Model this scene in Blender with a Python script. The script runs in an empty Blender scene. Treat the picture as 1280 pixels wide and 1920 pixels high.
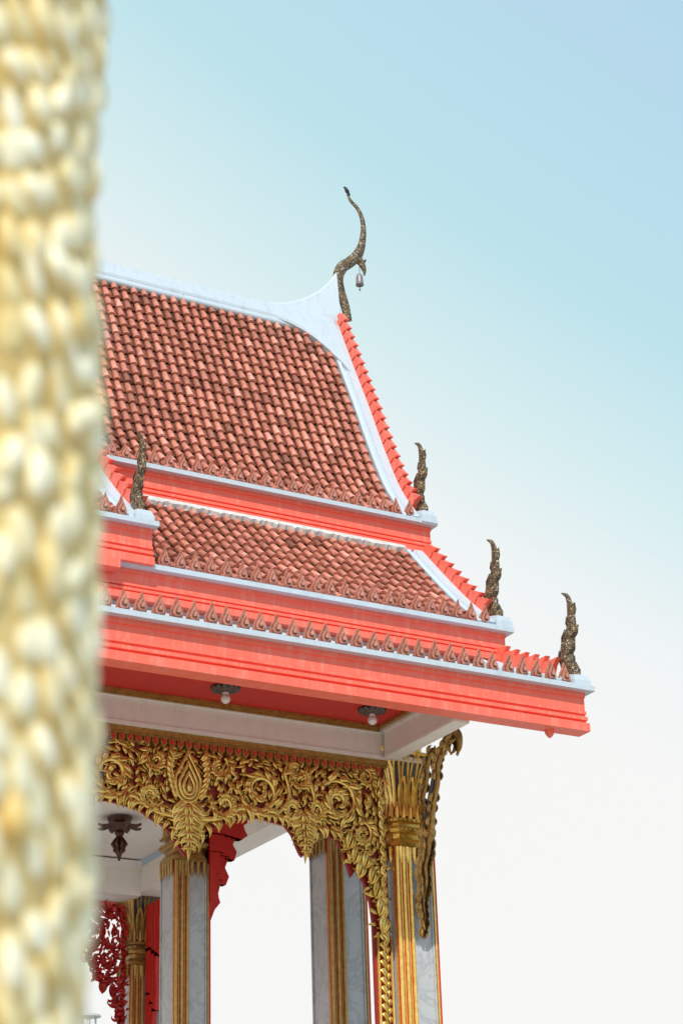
import bpy, math, random
from mathutils import Vector, Matrix
random.seed(7)
R=random.random
def U(a,b): return a+(b-a)*R()
scene=bpy.context.scene
COL=scene.collection
scene.view_settings.view_transform='Standard'
scene.view_settings.look='None'
scene.view_settings.exposure=0

# ------------------------------------------------------------------ materials
def nodes(name):
    m=bpy.data.materials.new(name); m.use_nodes=True
    nt=m.node_tree; b=nt.nodes['Principled BSDF']
    return m,nt,b
def ramp(nt,fac,stops):
    r=nt.nodes.new('ShaderNodeValToRGB')
    e=r.color_ramp.elements
    while len(e)<len(stops): e.new(0.5)
    for i,(p,c) in enumerate(stops):
        e[i].position=p; e[i].color=(*c,1)
    nt.links.new(fac,r.inputs['Fac']); return r.outputs['Color']
def noise(nt,scale,detail=5,rough=.6,co=None,dist=0):
    n=nt.nodes.new('ShaderNodeTexNoise'); n.inputs['Scale'].default_value=scale
    n.inputs['Detail'].default_value=detail; n.inputs['Roughness'].default_value=rough
    n.inputs['Distortion'].default_value=dist
    if co: nt.links.new(co,n.inputs['Vector'])
    return n.outputs['Fac']
def geo(nt):
    return nt.nodes.new('ShaderNodeNewGeometry').outputs['Position']
def mapped(nt,scale):
    mp=nt.nodes.new('ShaderNodeMapping'); mp.inputs['Scale'].default_value=scale
    nt.links.new(geo(nt),mp.inputs['Vector']); return mp.outputs['Vector']
def mix(nt,fac,a,b,mode='MIX'):
    m=nt.nodes.new('ShaderNodeMix'); m.data_type='RGBA'; m.blend_type=mode
    for s,v in ((m.inputs[0],fac),(m.inputs[6],a),(m.inputs[7],b)):
        if isinstance(v,(int,float)): s.default_value=v
        elif isinstance(v,tuple): s.default_value=(*v,1)
        else: nt.links.new(v,s)
    return m.outputs[2]
def bump(nt,b,h,st,dist=.01):
    n=nt.nodes.new('ShaderNodeBump'); n.inputs['Strength'].default_value=st
    n.inputs['Distance'].default_value=dist
    nt.links.new(h,n.inputs['Height']); nt.links.new(n.outputs['Normal'],b.inputs['Normal'])
def paint(name,c1,c2,dirt,rough=.55,streak=.35,bst=.25):
    m,nt,b=nodes(name)
    p=geo(nt)
    base=mix(nt,noise(nt,2.5,6,.65,p),c1,c2)
    st=ramp(nt,noise(nt,3.0,6,.7,mapped(nt,(5,5,.7))),[(.5,(0,0,0)),(.78,(streak,)*3)])
    base=mix(nt,st,base,dirt)
    fl=ramp(nt,noise(nt,45,4,.7,p),[(.62,(0,0,0)),(.72,(.5,)*3)])
    base=mix(nt,fl,base,dirt)
    nt.links.new(base,b.inputs['Base Color'])
    b.inputs['Roughness'].default_value=rough
    bump(nt,b,noise(nt,30,5,.6,p),bst,.006)
    return m
M={}
M['coral']=paint('coral_paint',(.90,.18,.12),(.82,.115,.07),(.86,.38,.30),.45,.6)
M['red']=paint('red_paint',(.60,.020,.013),(.50,.016,.010),(.25,.02,.015),.5,.3)
M['backred']=paint('recess_shaded_red',(.34,.012,.009),(.22,.009,.007),(.05,.012,.01),.5,.3)  # red paint darkened to carry the shade in the carving's recesses
M['white']=paint('shaded_white_plaster',(.52,.60,.67),(.46,.545,.625),(.30,.35,.40),.6,.4)  # white plaster; its bluish skylit shade is put into the base colour
M['mortar']=paint('lime_mortar',(.66,.66,.66),(.52,.51,.50),(.30,.26,.23),.8,.6)
M['beam']=paint('beam_plaster',(.79,.73,.68),(.71,.66,.61),(.46,.42,.38),.6,.3)
def gold(name,c1,c2,c3,metal=.6,rough=.27,scale=22):
    m,nt,b=nodes(name); p=geo(nt)
    at=nt.nodes.new('ShaderNodeAttribute'); at.attribute_name='tint'
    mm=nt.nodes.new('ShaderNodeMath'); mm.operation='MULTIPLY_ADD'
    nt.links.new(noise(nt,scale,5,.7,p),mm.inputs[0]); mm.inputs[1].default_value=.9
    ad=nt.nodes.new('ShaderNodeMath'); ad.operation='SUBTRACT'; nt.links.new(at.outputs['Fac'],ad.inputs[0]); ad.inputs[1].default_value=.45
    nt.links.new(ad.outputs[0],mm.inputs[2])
    c=ramp(nt,mm.outputs[0],[(.08,c3),(.46,c2),(.85,c1)])  # low tint paints crevice shade, high tint the bright ridges
    nt.links.new(c,b.inputs['Base Color'])
    b.inputs['Metallic'].default_value=metal; b.inputs['Roughness'].default_value=rough
    bump(nt,b,noise(nt,70,4,.6,p),.2,.003)
    return m
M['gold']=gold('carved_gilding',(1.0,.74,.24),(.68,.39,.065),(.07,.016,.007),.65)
M['dullgold']=gold('dull_gilding',(.60,.39,.12),(.36,.20,.05),(.06,.026,.012),.5,.36)  # browner gilding; on inner and rear columns its darkness stands in for shade
M['navy']=paint('dark_blue_glass',(.05,.055,.09),(.03,.03,.06),(.12,.09,.06),.25,.3)
def terracotta(name,k=1.0):
    m,nt,b=nodes(name); p=geo(nt)
    at=nt.nodes.new('ShaderNodeAttribute'); at.attribute_name='tint'
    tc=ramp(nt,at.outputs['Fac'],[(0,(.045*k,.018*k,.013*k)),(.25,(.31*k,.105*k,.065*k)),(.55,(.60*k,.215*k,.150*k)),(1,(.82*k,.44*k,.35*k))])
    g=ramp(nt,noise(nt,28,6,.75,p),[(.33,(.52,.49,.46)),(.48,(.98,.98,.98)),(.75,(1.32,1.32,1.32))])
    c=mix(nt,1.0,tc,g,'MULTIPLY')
    big=ramp(nt,noise(nt,1.3,5,.7,p),[(.48,(0,0,0)),(.72,(.28,)*3)])
    c=mix(nt,big,c,(.30*k,.14*k,.10*k))
    fl=ramp(nt,noise(nt,70,3,.7,p),[(.63,(0,0,0)),(.74,(.7,)*3)])
    c=mix(nt,fl,c,(.80,.66,.58))
    nt.links.new(c,b.inputs['Base Color']); b.inputs['Roughness'].default_value=.45
    bump(nt,b,noise(nt,60,5,.7,p),.4,.006)
    return m
M['tile']=terracotta('terracotta_tile')
M['ante']=terracotta('terracotta_ornament',.8)
def mosaic():
    m,nt,b=nodes('glass_mosaic'); p=geo(nt)
    v=nt.nodes.new('ShaderNodeTexVoronoi'); v.inputs['Scale'].default_value=80
    nt.links.new(p,v.inputs['Vector'])
    sep=nt.nodes.new('ShaderNodeSeparateColor'); nt.links.new(v.outputs['Color'],sep.inputs[0])
    c=ramp(nt,sep.outputs[0],[(0,(.035,.025,.018)),(.52,(.085,.058,.03)),(.75,(.24,.15,.045)),(.92,(.28,.21,.13)),(1,(.55,.52,.47))])
    nt.links.new(c,b.inputs['Base Color'])
    b.inputs['Metallic'].default_value=.2; b.inputs['Roughness'].default_value=.4
    bump(nt,b,v.outputs['Distance'],.7,.010)
    return m
M['mosaic']=mosaic()
def marble():
    m,nt,b=nodes('grey_marble'); p=geo(nt)
    n=noise(nt,2.4,8,.68,p,1.0)
    c=ramp(nt,n,[(.3,(.40,.41,.43)),(.45,(.50,.51,.53)),(.495,(.30,.315,.34)),(.54,(.52,.53,.55)),(.8,(.42,.43,.45))])
    c=mix(nt,.45,c,mix(nt,noise(nt,9,6,.6,p),(.32,.33,.35),(.54,.54,.56)))
    nt.links.new(c,b.inputs['Base Color']); b.inputs['Roughness'].default_value=.3
    return m
M['marble']=marble()
def simple(name,c,rough=.5,metal=0):
    m,nt,b=nodes(name)
    cc=ramp(nt,noise(nt,40,4,.6,geo(nt)),[(.3,tuple(x*.7 for x in c)),(.7,c)])
    nt.links.new(cc,b.inputs['Base Color'])
    b.inputs['Roughness'].default_value=rough; b.inputs['Metallic'].default_value=metal
    return m
M['bulb']=simple('opal_glass',(.85,.83,.80),.2)
M['bronze']=simple('weathered_bronze',(.13,.10,.09),.5,.3)
M['bell']=simple('weathered_pewter',(.28,.25,.26),.45,.3)
M['boss']=simple('dark_lacquer',(.10,.03,.02),.5,.1)
M['feather']=simple('black_feather',(.02,.02,.025),.6)
M['steel']=simple('painted_steel',(.55,.56,.56),.5)
def fgmat():
    m,nt,b=nodes('pale_gilded_mosaic'); p=geo(nt)
    at=nt.nodes.new('ShaderNodeAttribute'); at.attribute_name='tint'
    c=ramp(nt,at.outputs['Fac'],[(0,(.70,.47,.14)),(.25,(.89,.76,.40)),(.55,(.97,.92,.68)),(1,(.99,.97,.82))])  # crevice shadow painted ochre, raised domes painted cream as highlights
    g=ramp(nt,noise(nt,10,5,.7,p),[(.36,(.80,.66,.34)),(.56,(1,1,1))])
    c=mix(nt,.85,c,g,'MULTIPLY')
    nt.links.new(c,b.inputs['Base Color'])
    b.inputs['Roughness'].default_value=.55; b.inputs['Metallic'].default_value=.0
    return m
M['fg']=fgmat()
def ground():
    m,nt,b=nodes('stone_paving')
    br=nt.nodes.new('ShaderNodeTexBrick'); br.inputs['Scale'].default_value=1.0
    nt.links.new(geo(nt),br.inputs['Vector'])
    br.inputs['Color1'].default_value=(.50,.46,.40,1); br.inputs['Color2'].default_value=(.44,.40,.35,1)
    br.inputs['Mortar'].default_value=(.2,.18,.16,1); br.inputs['Mortar Size'].default_value=.012
    nt.links.new(br.outputs['Color'],b.inputs['Base Color']); b.inputs['Roughness'].default_value=.8
    return m
M['ground']=ground()

# ------------------------------------------------------------------ mesh builder
WL={}
class MB:
    def __init__(s): s.v=[];s.f=[];s.m=[];s.t=[];s.tint=.5
    def add(s,vs,fs,mi=0,tints=None):
        o=len(s.v); s.v+= [tuple(p) for p in vs]
        s.t+= tints if tints else [s.tint]*len(vs)
        for f in fs: s.f.append(tuple(i+o for i in f)); s.m.append(mi)
    def box(s,x0,x1,y0,y1,z0,z1,mi=0):
        vs=[(x,y,z) for x in(x0,x1) for y in(y0,y1) for z in(z0,z1)]
        s.add(vs,[(0,1,3,2),(4,6,7,5),(0,4,5,1),(2,3,7,6),(0,2,6,4),(1,5,7,3)],mi)
    def extrude(s,poly,a,b,fn,mi=0):
        n=len(poly)
        vs=[fn(p,a) for p in poly]+[fn(p,b) for p in poly]
        fs=[(i,(i+1)%n,(i+1)%n+n,i+n) for i in range(n)]+[tuple(range(n))[::-1],tuple(range(n,2*n))]
        s.add(vs,fs,mi)
    def loft(s,rings,mi=0,closed=True,caps=True):
        n=len(rings[0]); vs=[p for r in rings for p in r]; fs=[]
        for k in range(len(rings)-1):
            for i in range(n if closed else n-1):
                j=(i+1)%n
                fs.append((k*n+i,k*n+j,(k+1)*n+j,(k+1)*n+i))
        if caps and closed:
            fs.append(tuple(range(n))[::-1]); fs.append(tuple((len(rings)-1)*n+i for i in range(n)))
        s.add(vs,fs,mi)
    def obj(s,name,mats,parent=None,smooth=False,loc=None,label=None):
        if loc is None:
            xs=list(zip(*s.v)); loc=((min(xs[0])+max(xs[0]))/2,(min(xs[1])+max(xs[1]))/2,min(xs[2]))
        loc=Vector(loc)
        me=bpy.data.meshes.new(name)
        me.from_pydata([tuple(Vector(p)-loc) for p in s.v],[],s.f)
        for mm in mats: me.materials.append(M[mm])
        me.polygons.foreach_set('material_index',s.m)
        if smooth: me.polygons.foreach_set('use_smooth',[True]*len(s.f))
        a=me.attributes.new('tint','FLOAT','POINT'); a.data.foreach_set('value',s.t)
        me.update()
        o=bpy.data.objects.new(name,me); COL.objects.link(o)
        o.location=loc; WL[o.name]=loc.copy()
        if parent: par(o,parent)
        if label: o['label']=label
        return o
def par(o,p):
    o.parent=p; o.matrix_parent_inverse=Matrix.Translation(-WL[p.name])
def empty(name,loc,parent=None):
    o=bpy.data.objects.new(name,None); COL.objects.link(o); o.location=loc
    o.empty_display_size=.3
    WL[o.name]=Vector(loc)
    if parent: par(o,parent)
    return o
def dup(o,loc,parent=None,scale=None,rotz=None):
    c=o.copy(); COL.objects.link(c); c.location=loc; WL[c.name]=Vector(loc)
    if scale: c.scale=scale
    if rotz is not None: c.rotation_euler=(0,0,rotz)
    c.parent=None
    if parent: par(c,parent)
    return c
def thing(o,label,cat,group=None):
    o['label']=label; o['category']=cat
    if group: o['group']=group

def catmull(pts,n):
    P=[Vector(p) for p in pts]; P=[P[0]*2-P[1]]+P+[P[-1]*2-P[-2]]
    out=[]; seg=len(P)-3
    for k in range(n+1):
        t=k/n*seg; i=min(int(t),seg-1); u=t-i
        a,b,c,d=P[i:i+4]
        out.append(.5*((2*b)+(c-a)*u+(2*a-5*b+4*c-d)*u*u+(3*b-a-3*c+d)*u**3))
    return out
def interp(xs,t):
    f=t*(len(xs)-1); i=min(int(f),len(xs)-2); return xs[i]+(xs[i+1]-xs[i])*(f-i)
class Path:
    """arc-length parametrised roof profile in the YZ plane, top to eave"""
    def __init__(s,pts):
        s.p=catmull([(a,b) for a,b in pts],80)
        s.l=[0]
        for a,b in zip(s.p,s.p[1:]): s.l.append(s.l[-1]+(b-a).length)
        s.L=s.l[-1]
    def at(s,d,n=0):
        i=0
        d0=min(max(d,0),s.L)
        while i<len(s.l)-2 and s.l[i+1]<d0: i+=1
        a,b=s.p[i],s.p[i+1]; t=(b-a).normalized()
        q=a+t*(d-s.l[i]); nn=Vector((t.y,-t.x))
        if nn.y<0: nn=-nn
        q=q+nn*n
        return q.x,q.y

# ------------------------------------------------------------------ pavilion
YR=16.6       # ridge line
GZ=1.0        # platform height
pav=empty('temple_pavilion',(4.6,YR,0))
thing(pav,'Thai temple pavilion with tiered terracotta roof, coral fascias and gilded carving','pavilion')

P1=Path([(16.5,12.28),(16.2,11.62),(15.9,10.98),(15.62,10.35),(15.33,9.78),(15.0,9.34)])
P2=Path([(14.98,8.96),(14.6,8.56),(14.2,8.16),(13.79,7.80)])
P3=Path([(13.9,7.48),(13.4,7.21),(12.72,6.92)])
PR=Path([(14.98,9.28),(14.6,8.90),(14.2,8.52),(13.74,8.17)])

def tiles(path,x0,x1,name,parent,cw=.113,rl=.155):
    b=MB()
    nr=int(path.L/rl); rl=path.L/nr; nc=int((x1-x0)/cw)
    A=7
    for c in range(nc):
        xc=x1-cw*(c+.5); cj=U(-.004,.004)
        for r in range(nr):
            s0=r*rl-.03; s1=(r+1)*rl+U(-.007,.009)
            jx=cj+U(-.0035,.0035); lift=U(0,.008)
            t=min(1,max(.05,.60+random.gauss(0,.12)))
            if R()<.025: t=U(.22,.38)
            if R()<.05: t=.92
            ru,rd=.031,.039
            vs=[];ts=[]
            for (s,rr,n0) in ((s0,ru,.008),(s1-.018,rd,.024+lift),(s1,rd+.004,.026+lift)):
                for k in range(A):
                    a=math.pi*k/(A-1)
                    y,z=path.at(s,n0+rr*1.05*math.sin(a)-.006)
                    vs.append((xc+jx-rr*math.cos(a),y,z))
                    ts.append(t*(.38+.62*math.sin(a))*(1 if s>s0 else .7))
            fs=[(q*A+k,q*A+k+1,(q+1)*A+k+1,(q+1)*A+k) for q in(0,1) for k in range(A-1)]
            o=len(vs)
            for k in range(A):
                a=math.pi*k/(A-1)
                y,z=path.at(s1,.02+lift+(rd-.013)*.9*math.sin(a)-.006)
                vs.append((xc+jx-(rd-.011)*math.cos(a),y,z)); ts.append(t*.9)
            fs+=[(2*A+k,2*A+k+1,o+k+1,o+k) for k in range(A-1)]
            o2=len(vs)
            for k in range(A):
                a=math.pi*k/(A-1)
                y,z=path.at(s1-.004,.018+lift+(rd-.015)*.9*math.sin(a)-.006)
                vs.append((xc+jx-(rd-.013)*math.cos(a),y,z)); ts.append(.03)  # hollow under the tile end: its shade painted as a near-black face
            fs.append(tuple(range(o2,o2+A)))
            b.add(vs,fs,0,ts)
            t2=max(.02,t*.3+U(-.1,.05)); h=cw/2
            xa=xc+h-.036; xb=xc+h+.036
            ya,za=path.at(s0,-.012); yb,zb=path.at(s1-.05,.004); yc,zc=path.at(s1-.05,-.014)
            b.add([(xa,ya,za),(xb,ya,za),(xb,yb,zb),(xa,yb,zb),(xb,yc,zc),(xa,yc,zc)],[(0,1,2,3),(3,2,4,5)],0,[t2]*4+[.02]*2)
    n=16
    for i in range(n):
        a=path.at(path.L*i/n,-.02); c=path.at(path.L*(i+1)/n,-.02)
        a2=path.at(path.L*i/n,-.10); c2=path.at(path.L*(i+1)/n,-.10)
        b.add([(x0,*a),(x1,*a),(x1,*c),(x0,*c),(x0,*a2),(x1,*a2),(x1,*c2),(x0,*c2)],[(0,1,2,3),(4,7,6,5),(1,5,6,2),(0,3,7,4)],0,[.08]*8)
    return b.obj(name,['tile'],parent)

def sweep(b,path,sec,n=40,s0=0,s1=None,mi=0):
    s1=path.L if s1 is None else s1
    rings=[]
    for i in range(n+1):
        s=s0+(s1-s0)*i/n
        rings.append([(x,*path.at(s,h)) for x,h in sec])
    b.loft(rings,mi)

def fascia(parent,x0,x1,Y,Zt,H,name='fascia'):
    b=MB()
    k=H/.36
    prof=[(0,0),(0,-.045*k),(.018,-.05*k),(.018,-.165*k),(0,-.17*k),(0,-.195*k),(.022,-.20*k),(.022,-.218*k),(-.014,-.224*k),(-.014,-.254*k),(.016,-.260*k),(.016,-.278*k),(-.036,-.286*k),(-.036,-.36*k),(.13,-.36*k),(.13,0)]
    b.extrude(prof,x0,x1,lambda p,x:(x,Y+p[0],Zt+p[1]))
    return b.obj(name,['coral'],parent)
def flashing(parent,x0,x1,Y,Zt,depth=.22):
    b=MB()
    prof=[(-.05,.0),(-.05,.045),(-.03,.053),(depth,.07),(depth,0)]
    b.extrude(prof,x0,x1,lambda p,x:(x,Y+p[0],Zt+p[1]))
    return b.obj('flashing',['white'],parent)
def mortar(parent,path,x0,x1,s0=-.02,d=.04,n=.080):
    """irregular lime mortar packing over the top ends of the tiles"""
    b=MB(); x=x0; up=[];lo=[];fr=[]
    while x<=x1:
        up.append((x,*path.at(s0,n)))
        q=d+U(-.022,.022)
        lo.append((x,*path.at(q,n-.008+U(-.006,.006)))); fr.append((x,*path.at(q+.012,n-.05)))
        x+=.031
    m=len(up)
    b.add(up+lo+fr,[(i,i+1,m+i+1,m+i) for i in range(m-1)]+[(m+i,m+i+1,2*m+i+1,2*m+i) for i in range(m-1)])
    return b.obj('mortar_packing',['mortar'],parent)

def verge(parent,path,xo,trim=.22,band=.2,nt=20,th=.11,up=0):
    b=MB()
    xi=xo-band
    sweep(b,path,[(xi,-.02),(xi,.05),(xi+.03,.06),(xi+.05,.035),(xi+.08,.035),(xi+.09,.06),(xo-.02,.065),(xo-.02,-.02)])
    v=b.obj('verge_band',['white'],parent)
    b=MB(); B=.07; L=path.L-trim
    sweep(b,path,[(xo-.016,-.20),(xo-.016,B),(xo+.045,B),(xo+.045,-.20)],s0=-up,s1=L)
    sweep(b,path,[(xo-.012,-.20),(xo-.012,.03),(xo+.041,.03),(xo+.041,-.20)],s0=L,n=6)
    b2=MB()
    w=(L+up)/nt
    for i in range(nt):
        s=-up+i*w
        poly=[(-.02,B-.02),(0,B+th*.62),(.15*w,B+th*.74),(.45*w,B+th*.86),(.8*w,B+th*.98),(1.20*w,B+th*1.18),(1.10*w,B+th*.85),(1.0*w,B+th*.60),(.98*w,B-.02)]
        b2.extrude(poly,xo-.010,xo+.038,lambda p,x:(x,*path.at(s+p[0],p[1])))
        b2.extrude([(.90*w,B),(.93*w,B+th*.60),(1.02*w,B+th*.62),(1.02*w,B)],xo-.022,xo-.011,lambda p,x:(x,*path.at(s+p[0],p[1])))
    bg=b.obj('bargeboard',['coral'],parent)
    tt=b2.obj('bargeboard_teeth',['coral'],parent)
    return [v,bg,tt]

def serpent(b,pts,rad,flat=.55,plane='YZ',off=0,n=28,m=10,ax=None):
    """tapered body following pts=(h,z) in a vertical plane"""
    c=catmull(pts,n); rings=[]
    for i,p in enumerate(c):
        a=c[max(0,i-1)];d=c[min(n,i+1)]; t=(d-a).normalized(); nn=Vector((-t.y,t.x))
        r=interp(rad,i/n)
        ring=[]
        for k in range(m):
            an=2*math.pi*k/m
            q=p+nn*(r*math.cos(an)); o=off+r*flat*math.sin(an)
            ring.append((o,q.x,q.y) if plane=='YZ' else (q.x,o,q.y))
        rings.append(ring)
    b.loft(rings)
    return c
def flames(b,c,rad,side,idx,size,plane,off,flat=.35,out=.45):
    n=len(c)-1
    for i in idx:
        p=c[i]; t=(c[min(n,i+1)]-c[max(0,i-1)]).normalized(); nn=Vector((-t.y,t.x))*side
        r=interp(rad,i/n)
        base=p+nn*r*.55; s=size*(r/.07)**.5
        a1=base-t*s*.45; a2=base+t*s*.45; tip=base+nn*s*out+t*s*.7; mid=base+nn*s*out*.85+t*s*.05
        w=r*flat
        def Q(q,o): return (off+o,q.x,q.y) if plane=='YZ' else (q.x,off+o,q.y)
        b.add([Q(a1,-w),Q(mid,-w*.7),Q(tip,0),Q(a2,-w),Q(a1,w),Q(mid,w*.7),Q(a2,w)],[(0,1,2,3),(4,6,2,5),(0,4,5,1),(1,5,2),(3,2,6)])
def naga(parent,X,Y,Z,k=1.0):
    b=MB()
    pts=[(0.04,0),(0.08,.09),(.155,.24),(.12,.38),(.045,.52),(.035,.70),(.07,.82),(.15,.885)]
    rad=[.070,.080,.090,.086,.066,.045,.026,.005]
    jit=[(Y+a*k+U(-.006,.006),Z+z*k) for a,z in pts]
    rad=[r*k for r in rad]
    c=serpent(b,jit,rad,.42,'YZ',X)
    flames(b,c,rad,1,range(3,21,4),.13*k,'YZ',X,.35,.45); flames(b,c,rad,-1,range(5,21,4),.12*k,'YZ',X,.35,.45)
    o=b.obj('naga_finial',['mosaic'],parent,True)
    b=MB()
    b.loft([[(X-.09,Y-.06,Z-.08),(X+.09,Y-.06,Z-.08),(X+.09,Y+.14,Z-.08),(X-.09,Y+.14,Z-.08)],
            [(X-.085,Y-.055,Z-.0),(X+.085,Y-.055,Z-.0),(X+.085,Y+.13,Z+.03),(X-.085,Y+.13,Z+.03)],
            [(X-.06,Y-.04,Z+.05),(X+.06,Y-.04,Z+.05),(X+.06,Y+.10,Z+.09),(X-.06,Y+.10,Z+.09)]])
    b.obj('finial_pedestal',['white'],parent)
    return o

# antefix mesh
def antefix_mesh():
    b=MB()
    out=[(-.040,0),(-.054,.03),(-.054,.062),(-.040,.095),(-.022,.128),(-.010,.155),(0,.188),(.010,.155),(.022,.128),(.040,.095),(.054,.062),(.054,.03),(.040,0)]
    def lay(k,y0,y1,dz,t):
        b.tint=t
        pl=[(x*k,(z-.06)*k+.06+dz) for x,z in out]
        b.extrude(pl,y0,y1,lambda p,y:(p[0],y-.10*p[1],p[1]))
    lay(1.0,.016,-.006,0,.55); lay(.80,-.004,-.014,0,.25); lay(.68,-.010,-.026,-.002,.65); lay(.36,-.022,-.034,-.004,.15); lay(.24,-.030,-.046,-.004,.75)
    b.tint=.4
    b.box(-.05,.05,-.018,.03,-.03,.012)
    return b
AM=antefix_mesh()
ante0=None
def antefixes(parent,Y,Z,x_hi,x_lo):
    global ante0
    x=x_hi
    while x>x_lo:
        if ante0 is None:
            ante0=AM.obj('antefix',['ante'],parent,False,loc=(0,0,0))
            ante0.location=(x,Y,Z); WL[ante0.name]=Vector((x,Y,Z))
            o=ante0
        else:
            o=dup(ante0,(x+U(-.006,.006),Y+U(-.006,.006),Z+U(-.004,.004)),parent)
        o.rotation_euler=(U(-.06,.06),U(-.05,.05),U(-.12,.12))
        x-=.145
    return x
def antefix_row(parent,Y,Z,x_hi,x_lo):
    b=MB(); x=x_hi
    while x>x_lo:
        b.add([(p[0]+x,p[1]+Y,p[2]+Z) for p in AM.v],AM.f,0,list(AM.t)); x-=.145
    o=b.obj('antefix_row',['ante'],parent); o['kind']='stuff'

XL=.3
XV=9.5
# tier one (steep)
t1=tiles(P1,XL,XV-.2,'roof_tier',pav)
f1=fascia(t1,XL,9.63,14.99,9.305,.31); h1=flashing(t1,XL,9.67,14.97,9.305)
v1=verge(t1,P1,XV,.22,nt=21,up=.14)
naga(t1,9.57,14.97,9.40)
xe=antefixes(t1,14.99,9.365,9.38,5.75); antefix_row(t1,14.99,9.365,xe,XL)
# tier two
t2=tiles(P2,XL,XV-.2,'roof_tier',pav)
f2=fascia(t2,XL,9.61,13.79,7.765,.28); h2=flashing(t2,XL,9.66,13.77,7.765)
v2=verge(t2,P2,XV,.28,nt=8)
naga(t2,9.57,13.79,7.87)
xe=antefixes(t2,13.79,7.825,9.38,5.75); antefix_row(t2,13.79,7.825,xe,XL)
mortar(t2,P2,5.9,9.3)
# tier three (plastered apron)
b=MB()
sweep(b,P3,[(XL,-.08),(XL,0),(XV-.2,0),(XV-.2,-.08)],n=12)
t3=b.obj('roof_tier',['white'],pav,label='white plastered lowest roof apron with leaf ornaments')
f3=fascia(t3,XL,9.64,12.72,6.875,.355); h3=flashing(t3,XL,9.70,12.70,6.875,.16)
v3=verge(t3,P3,XV,.30,nt=6,th=.13)
naga(t3,9.58,12.71,6.96,.98)
xe=antefixes(t3,12.72,6.93,9.44,5.05); antefix_row(t3,12.72,6.93,xe,XL)
# raised middle roof section
t4=tiles(PR,XL,5.83,'roof_tier',pav)
f4=fascia(t4,XL,6.06,13.71,8.12,.34); h4=flashing(t4,XL,6.085,13.69,8.12)
v4=verge(t4,PR,6.0,.22,nt=7)
naga(t4,5.97,13.73,8.22,.95)
xe=antefixes(t4,13.71,8.18,5.76,5.35); antefix_row(t4,13.71,8.18,xe,XL)
b=MB(); b.box(XL,5.95,13.95,14.9,7.9,8.15); b.box(5.35,5.75,13.66,13.8,7.70,7.775)
b.obj('roof_packing',['coral'],t4)

# white walls between the tiers
b=MB()
b.box(XL,9.30,15.02,15.14,8.90,9.02)
b.box(XL,9.35,14.93,15.05,8.945,8.995)
b.box(XL,9.25,13.86,13.98,7.30,7.487)
b.obj('upstand_wall',['white'],pav)

# ridge cap rising to the gable
b=MB()
rt=catmull([(XL,12.42),(2.0,12.42),(3.7,12.42),(5.2,12.42),(6.6,12.415),(7.38,12.40),(8.01,12.385),(8.55,12.42),(8.95,12.53),(9.25,12.72),(9.43,12.91),(9.55,13.08)],160)
rings=[]
for i,p in enumerate(rt):
    top=p.y; g=max(0,(top-12.42)/.6); w=.21
    zb=12.12
    tw=.07*(1-.6*min(1,g))
    cross=[(-w-.02,zb-.03),(-w-.02,zb+.045),(-w+.02,zb+.055),(-w*.62,zb+.15),(-w*.58,12.30+g*.06),(-w*.64,12.325+g*.09),(-w*.42,12.36+g*.16),(-tw-.01,top-.035),(-tw,top),(tw,top),(tw+.01,top-.035),(w*.42,12.36+g*.16),(w*.64,12.325+g*.09),(w*.58,12.30+g*.06),(w*.62,zb+.15),(w-.02,zb+.055),(w+.02,zb+.045),(w+.02,zb-.03)]
    rings.append([(p.x,YR+y,z) for y,z in cross])
b.loft(rings)
ridge=b.obj('ridge_cap',['white'],pav,True)
b=MB()
N=110
rings=[]
for i in range(N+1):
    u=i/N; x=XL+(9.40-XL)*(1-(1-u)**2); d=.15+.50*max(0,(x-8.35)/.95)**3.3; dj=U(-.004,.004)
    rings.append([(x,*P1.at(-.05,.02)),(x,*P1.at(-.05,.10)),(x,*P1.at(d-.03,.085)),(x,*P1.at(d+dj,.07)),(x,*P1.at(d+dj,-.02))])
b.loft(rings)
b.obj('ridge_gusset',['white'],ridge)

# gable finial (chofa) in the ridge plane
b=MB()
cp=[(9.70,12.50),(9.665,12.68),(9.61,12.86),(9.585,13.03),(9.64,13.18),(9.745,13.28),(9.85,13.40),(9.915,13.56),(9.945,13.76),(9.93,13.93),(9.87,14.05),(9.79,14.12),(9.748,14.20)]
cr=[.050,.058,.062,.068,.068,.066,.064,.048,.036,.029,.025,.022,.014]
c=serpent(b,cp,cr,.6,'XZ',YR,60,10)
flames(b,c,cr,-1,range(16,34,5),.06,'XZ',YR,.35,.3)
bk=[(9.80,13.36),(9.88,13.33),(9.93,13.24),(9.935,13.15)]
serpent(b,bk,[.06,.055,.036,.006],.6,'XZ',YR,14,8)
serpent(b,[(9.90,13.36),(9.94,13.34),(9.965,13.38)],[.025,.02,.004],.6,'XZ',YR,6,6)
b.obj('gable_finial',['mosaic'],pav,True,label='slender bird-headed mosaic finial curving skyward')

# gable wall and inner structure
b=MB()
pl=[(15.3,8.9),(15.4,9.5),(15.9,10.5),(16.3,11.3),(YR,11.8),(16.9,11.3),(17.3,10.5),(17.8,9.5),(17.9,8.9)]
b.extrude(pl,8.95,9.02,lambda p,x:(x,p[0],p[1]))
b.box(8.95,9.02,14.3,18.9,6.9,7.4); b.box(8.95,9.02,15.2,18.0,7.4,8.9)
b.extrude([(p[0]*.75+YR*.25,p[1]*.75+9.8*.25) for p in pl],9.0,9.06,lambda p,x:(x,p[0],p[1]),1)
b.obj('gable_wall',['red','gold'],pav)

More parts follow.
